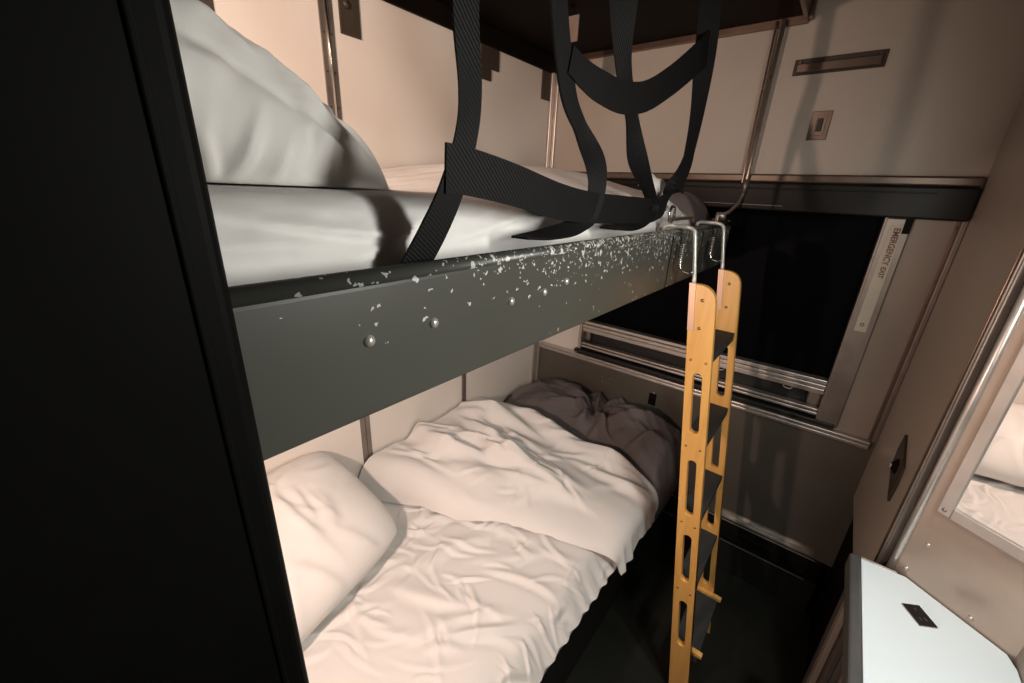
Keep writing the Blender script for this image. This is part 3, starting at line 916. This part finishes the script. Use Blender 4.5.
X = X + drape * (0.0035 * np.sin(YY * 95 + 14 * fbm(YY * 4, S, 77)) * sstep(0.88, 1.0, S) + 0.006 * fbm(YY * 9, S * 3, 78))
SHX, SHY, SHZ = X[:, 0].copy(), yv, Z
ls = surf('bed_sheet', [grid_mesh(X, YY, Z)], 'sheet')
tag(ls, 'crumpled white sheet over the lower bunk hanging over its edge', 'sheet')


def sheet_top(Xq, Yq):
    """height of the sheet under a point (nearest grid sample)."""
    i = np.clip(np.searchsorted(px_, Xq), 0, n1 - 1)
    j = np.clip(np.round((Yq - yv[0]) / (yv[1] - yv[0])).astype(int), 0, n2 - 1)
    z = SHZ[i, j]
    for di in (-3, 0, 3):
        for dj in (-3, 0, 3):
            z = np.maximum(z, SHZ[np.clip(i + di, 0, n1 - 1), np.clip(j + dj, 0, n2 - 1)])
    return z


# thick white duvet bunched over the middle of the bed
nu, nv = 220, 190
uu = np.linspace(0, 1, nu); vv = np.linspace(0, 1, nv)
U, V = np.meshgrid(uu, vv, indexing='ij')
px2 = smooth1(np.interp(uu, [0, 0.86, 0.92, 1.0], [-1.208, -0.370, -0.322, -0.304]), 13)
pz2 = smooth1(np.interp(uu, [0, 0.86, 0.92, 1.0], [0, 0, -0.020, -0.095]), 13)
Xc = np.repeat(px2[:, None], nv, 1); Zp = np.repeat(pz2[:, None], nv, 1)
yn = smooth1(np.interp(uu, [0, 0.08, 0.17, 0.24, 0.36, 0.56, 0.78, 1.0], [0.64, 0.665, 0.715, 0.745, 0.78, 0.90, 0.98, 1.06]), 15)
yf = smooth1(np.interp(uu, [0, 0.25, 0.5, 0.75, 0.9, 1.0], [1.40, 1.47, 1.49, 1.47, 1.44, 1.36]), 15)
YY = yn[:, None] * (1 - V) + yf[:, None] * V
span = (yf - yn)[:, None]
dn = V * span; df = (1 - V) * span
thick_w = smooth1(np.interp(uu, [0, 0.12, 0.35, 0.7, 1], [0.150, 0.150, 0.105, 0.062, 0.042]), 15)[:, None]
nr = np.interp(uu, [0, 0.2, 0.45, 0.7, 1.0], [0.09, 0.09, 0.16, 0.28, 0.30])[:, None]
en = np.clip(dn / nr, 0, 1); ef = np.clip(df / 0.10, 0, 1)
rn = np.sqrt(np.clip(1 - (1 - en) ** 2, 0, 1)); rf = np.sqrt(np.clip(1 - (1 - ef) ** 2, 0, 1))
edge = np.minimum(rn, rf)
drp = sstep(0.86, 0.97, U)
DSEG = (rand_segs(15, 24, -1.15, -0.40, 0.85, 1.42, 14, 14, (0.30, 0.62), (0.020, 0.036), (0.014, 0.030))
        + rand_segs(16, 22, -1.15, -0.40, 0.80, 1.42, 22, 22, (0.16, 0.36), (0.010, 0.020), (0.006, 0.013))
        + rand_segs(17, 18, -1.10, -0.42, 0.80, 1.40, 70, 30, (0.08, 0.18), (0.006, 0.010), (0.003, 0.006)))
fw = creases(Xc, YY, DSEG) + 0.045 * fbm(Xc * 2.6, YY * 2.6, 119, 3)
Z = 0.532 + Zp + thick_w * edge + fw * np.clip(edge * 1.3 - 0.2, 0, 1) * (1 - drp) + drp * 0.008 * fbm(YY * 12, U * 4, 131)
X = Xc + drp * (0.006 * np.sin(YY * 60 + 14 * fbm(YY * 5, U, 133)) * sstep(0.9, 1.0, U) + 0.010 * fbm(YY * 7, U * 3, 137))
flat = Xc < -0.352
Z = np.where(flat, np.maximum(Z, sheet_top(Xc, YY) + 0.004), Z)
dv = surf('duvet', [grid_mesh(X, YY, Z)], 'duvet')
tag(dv, 'rumpled white duvet bunched against the wall on the lower bunk', 'duvet')

# lower pillow, leaning up against the wall
lp = pillow('bed_pillow', 'pillow', 0.60, 0.42, 0.19, frame_mtx((-0.985, 0.280, 0.695), (-0.20, 0.97, 0.03), (0.86, 0.20, -0.50)), 36, 1.0, 110, 0.48, sheet_top)
tag(lp, 'white pillow lying at the head of the lower bunk against the wall', 'pillow')


# grey blanket heaped at the foot of the lower bunk
def _g(U, V, X, Y):
    y0 = np.interp(X, px2, yf) + 0.012
    Y = y0 + (1.785 - y0) * V
    e = np.clip(np.minimum.reduce([U, 1 - U]) / 0.20, 0, 1)
    e2 = np.clip(V / 0.42, 0, 1); e3 = np.clip((1 - V) / 0.10, 0, 1)
    r = np.sqrt(1 - (1 - e) ** 2) * np.sqrt(1 - (1 - e2) ** 2) * np.sqrt(np.clip(1 - (1 - e3) ** 2, 0, 1))
    cx, cy = -0.74, 1.645
    ang = np.arctan2(Y - cy, X - cx); rad = np.hypot(X - cx, Y - cy)
    radial = (0.5 + 0.5 * np.cos(ang * 7 + 6.0 * fbm(U * 3, V * 3, 5))) ** 2.2 * sstep(0.0, 0.08, rad) * (1 - sstep(0.14, 0.34, rad))
    pinch = -0.040 * np.exp(-(rad / 0.06) ** 2)
    hump = 0.035 * np.exp(-((X + 0.55) / 0.13) ** 2 - ((Y - 1.62) / 0.12) ** 2) + 0.02 * np.exp(-((X + 1.0) / 0.16) ** 2)
    Z = 0.516 + 0.150 * r + (0.042 * radial + pinch + hump + 0.05 * fbm(U * 4, V * 3, 15) + 0.036 * folds(X, Y, 40, 0.12, 19, 0.9, 3.0, 2.5)) * np.clip(r * 1.4, 0, 1)
    hang = sstep(0.93, 1.0, U)
    Z = Z - hang * 0.10
    Z = np.where(hang > 0, Z, np.maximum(Z, 0.514))
    return X + 0.010 * fbm(V * 6, U * 3, 23) * sstep(0.9, 1, U), Y, Z


gb = heap('blanket', -1.205, -0.312, 1.375, 1.785, 0.5, _g, 'blanket', 140)
tag(gb, 'dark grey blanket heaped at the foot of the lower bunk under the window', 'blanket')

# ================================================================== VANITY
vc = thing('vanity_counter', 'white counter with grey metal edge strip in front of the steel panel', 'counter')
CZ = 0.85
poly = [(0.225, 0.25), (0.225, 1.128), (0.288, 1.128), apt(0.003, 0.003, 0)[:2], apt(0.176, 0.003, 0)[:2], (0.4535, 1.00), (0.4535, 0.25)]
prism('counter_top', [tuple(p) for p in poly], CZ - 0.030, CZ, 'counter', vc, 0.0015)
box('edge_strip', 0.2035, 0.2245, 0.25, 1.133, CZ - 0.042, CZ + 0.001, 'greyedge', vc, 0.004)
box('edge_strip', 0.2245, 0.290, 1.1285, 1.1335, CZ - 0.032, CZ + 0.002, 'alu', vc, 0.001)
box('cabinet_body', 0.315, 0.4535, 0.25, 1.0, 0.0, CZ - 0.032, 'black', vc, 0.004)
box('cabinet_door', 0.300, 0.314, 0.30, 0.98, 0.08, CZ - 0.06, 'black', vc, 0.003)
# black latch plate let into the counter
lc = Vector((0.319, 1.021, CZ))
la = frame_mtx(lc, (0.52, -0.85, 0), (0.85, 0.52, 0))
bm = bmesh.new(); bmesh.ops.create_cube(bm, size=1); bmesh.ops.scale(bm, vec=(0.050, 0.036, 0.006), verts=bm.verts)
bmesh.ops.bevel(bm, geom=bm.edges[:], offset=0.0012, segments=2, affect='EDGES')
bm.transform(la @ Matrix.Translation((0, 0, 0.0005)))
pf = bm_obj('latch_frame', bm, 'steel', vc)
bm = bmesh.new(); bmesh.ops.create_cube(bm, size=1); bmesh.ops.scale(bm, vec=(0.046, 0.032, 0.002), verts=bm.verts)
bm.transform(la @ Matrix.Translation((0, 0, 0.0036)))
bm_obj('latch_face', bm, 'blackgloss', pf)
bm = bmesh.new()
for dx, dy, sx in ((0.010, 0.004, 0.008), (0.010, -0.006, 0.006), (-0.012, 0.0, 0.005)):
    r_ = bmesh.ops.create_cube(bm, size=1)
    bmesh.ops.scale(bm, vec=(sx, 0.002, 0.0006), verts=r_['verts']); bmesh.ops.translate(bm, vec=(dx, dy, 0.0048), verts=r_['verts'])
bm.transform(la)
bm_obj('latch_marks', bm, 'greyedge', pf)

# mirror on the angled panel
mi = thing('wall_mirror', 'framed mirror screwed to the angled steel panel over the counter', 'mirror')
abox('glass', 0.022, 0.165, 0.004, 0.008, 1.068, 1.85, 'mirror', mi)
abox('frame_side', 0.001, 0.0235, 0.001, 0.012, 1.043, 1.876, 'alu', mi, 0.002)
abox('frame_side', 0.1635, 0.186, 0.001, 0.012, 1.043, 1.876, 'alu', mi, 0.002)
abox('frame_bottom', 0.0237, 0.1633, 0.001, 0.012, 1.043, 1.0685, 'alu', mi, 0.002)
abox('frame_top', 0.0237, 0.1633, 0.001, 0.012, 1.8495, 1.876, 'alu', mi, 0.002)
for s_, z in ((0.012, 1.055), (0.012, 1.435), (0.175, 1.055)):
    screw(apt(s_, 0.012, z), AN, 'aludark', mi, 0.0045, 0.003)

# door latch on the right wall
dl = thing('panel_latch', 'dark pointed latch plate with bright knob on the brown side panel', 'latch')
bm = bmesh.new()
pr = [(1.440, 1.066), (1.452, 1.010), (1.440, 0.960), (1.330, 0.912), (1.318, 0.975), (1.326, 1.022)]
a = [bm.verts.new((XR - 0.0005, y, z)) for y, z in pr]; b = [bm.verts.new((XR - 0.006, y, z)) for y, z in pr]
bm.faces.new(a); bm.faces.new(b[::-1])
for i in range(len(pr)):
    bm.faces.new((a[i], a[(i + 1) % 6], b[(i + 1) % 6], b[i]))
bm_obj('plate', bm, 'bracket', dl)
tube('thumb_turn', [(XR - 0.006, 1.383, 0.992), (XR - 0.010, 1.383, 0.992), (XR - 0.016, 1.383, 0.992)], [0.022, 0.019, 0.010], 'darkbrown', dl, 14)
box('thumb_grip', XR - 0.021, XR - 0.016, 1.377, 1.389, 0.986, 0.998, 'alu', dl, 0.002)

# recessed flush latch and grab handle on the upper window wall
fl2 = thing('flush_latch', 'recessed metal flush latch on the beige panel below the long handle', 'latch')
xa, xb2, za, zb = -0.186, -0.131, 1.846, 1.932
box('plate', xa, xb2, YW - 0.004, YW - 0.0005, za, zb, 'bronze', fl2, 0.0015)
for a_ in ((xa + 0.013, xa + 0.017, za + 0.014, zb - 0.014), (xb2 - 0.017, xb2 - 0.013, za + 0.014, zb - 0.014), (xa + 0.017, xb2 - 0.017, za + 0.014, za + 0.018), (xa + 0.017, xb2 - 0.017, zb - 0.018, zb - 0.014)):
    box('rim', a_[0], a_[1], YW - 0.008, YW - 0.004, a_[2], a_[3], 'aludark', fl2, 0.001)
box('thumb_piece', xa + 0.020, xb2 - 0.020, YW - 0.0065, YW - 0.004, za + 0.026, zb - 0.022, 'black', fl2, 0.002)
gh = thing('grab_handle', 'long brown metal handle bar on the beige panel over the window', 'handle')
box('back_plate', -0.272, -0.036, YW - 0.005, YW - 0.0005, 2.040, 2.086, 'bracket', gh, 0.002)
box('grip', -0.262, -0.046, YW - 0.022, YW - 0.016, 2.044, 2.070, 'bronze', gh, 0.003)
box('grip_post', -0.262, -0.250, YW - 0.016, YW - 0.005, 2.046, 2.080, 'bronze', gh, 0.003)
box('grip_post', -0.058, -0.046, YW - 0.016, YW - 0.005, 2.046, 2.080, 'bronze', gh, 0.003)

# ================================================================== LAMPS (out of the frame, behind the partition and by the vanity)
def emis(name, col, st_):
    m = bpy.data.materials.new(name); m.use_nodes = True
    b = m.node_tree.nodes['Principled BSDF']
    b.inputs['Base Color'].default_value = (*col, 1)
    b.inputs['Emission Color'].default_value = (*col, 1)
    b.inputs['Emission Strength'].default_value = st_
    M[name] = m


emis('warm_bulb', WARM, 3.0)
emis('cool_tube', COOL, 3.0)


def reading_lamp(label, loc, aim, power, col, cone=165, blend=0.6):
    r_ = thing('reading_lamp', label, 'lamp')
    x, y, z = loc
    tube('arm', [(x, -0.058, z), (x, y - 0.01, z)], 0.008, 'lampwhite', r_, 8)
    d = (Vector(aim) - Vector(loc)).normalized()
    p = Vector(loc)
    tube('shade', [p - d * 0.035, p - d * 0.02, p + d * 0.002], [0.012, 0.026, 0.030], 'lampwhite', r_, 16)
    l = bpy.data.lights.new('lamp_light', 'SPOT')
    l.energy = power; l.color = col; l.shadow_soft_size = 0.022; l.spot_size = math.radians(cone); l.spot_blend = blend
    o = bpy.data.objects.new('lamp_light', l); COL.objects.link(o)
    o.location = p + d * 0.006; o.rotation_euler = d.to_track_quat('-Z', 'Y').to_euler(); o.parent = r_


reading_lamp('reading lamp on the head wall over the upper pillow', (-0.62, -0.015, 2.09), (-1.20, 1.3, 1.86), P_UPPER, WARM, 118, 1.0)
reading_lamp('reading lamp on the head wall under the upper bunk', (-0.52, -0.015, 1.33), (-0.75, 1.0, 0.60), P_LOWER, WARM2)

vl = thing('vanity_light', 'fluorescent vanity light under a shelf on the side wall', 'lamp')
box('hood', 0.375, 0.4535, 0.26, 0.78, 1.66, 1.70, 'lampwhite', vl, 0.004)
box('tube_cover', 0.395, 0.445, 0.28, 0.76, 1.640, 1.659, 'cool_tube', vl, 0.004)
l = bpy.data.lights.new('vanity_lamp', 'AREA')
l.shape = 'RECTANGLE'; l.size = 0.11; l.size_y = 0.46; l.energy = P_VANITY; l.color = COOL
o = bpy.data.objects.new('vanity_lamp', l); COL.objects.link(o)
o.location = (0.392, 0.52, 1.632)
o.rotation_euler = Vector((-0.80, 0.12, -0.58)).to_track_quat('-Z', 'Y').to_euler(); o.parent = vl

# downlight over the counter
ml = thing('mirror_light', 'small downlight over the vanity counter', 'lamp')
tube('housing', [(0.36, 0.70, 2.449), (0.36, 0.70, 2.40)], [0.05, 0.05], 'lampwhite', ml, 20)
l = bpy.data.lights.new('mirror_lamp', 'SPOT')
l.energy = P_MIRROR * 12; l.color = COOL; l.spot_size = math.radians(46); l.spot_blend = 0.7; l.shadow_soft_size = 0.04
o = bpy.data.objects.new('mirror_lamp', l); COL.objects.link(o)
o.location = (0.36, 0.70, 2.39); o.rotation_euler = Vector((0.0, 0.15, -1)).to_track_quat('-Z', 'Y').to_euler(); o.parent = ml
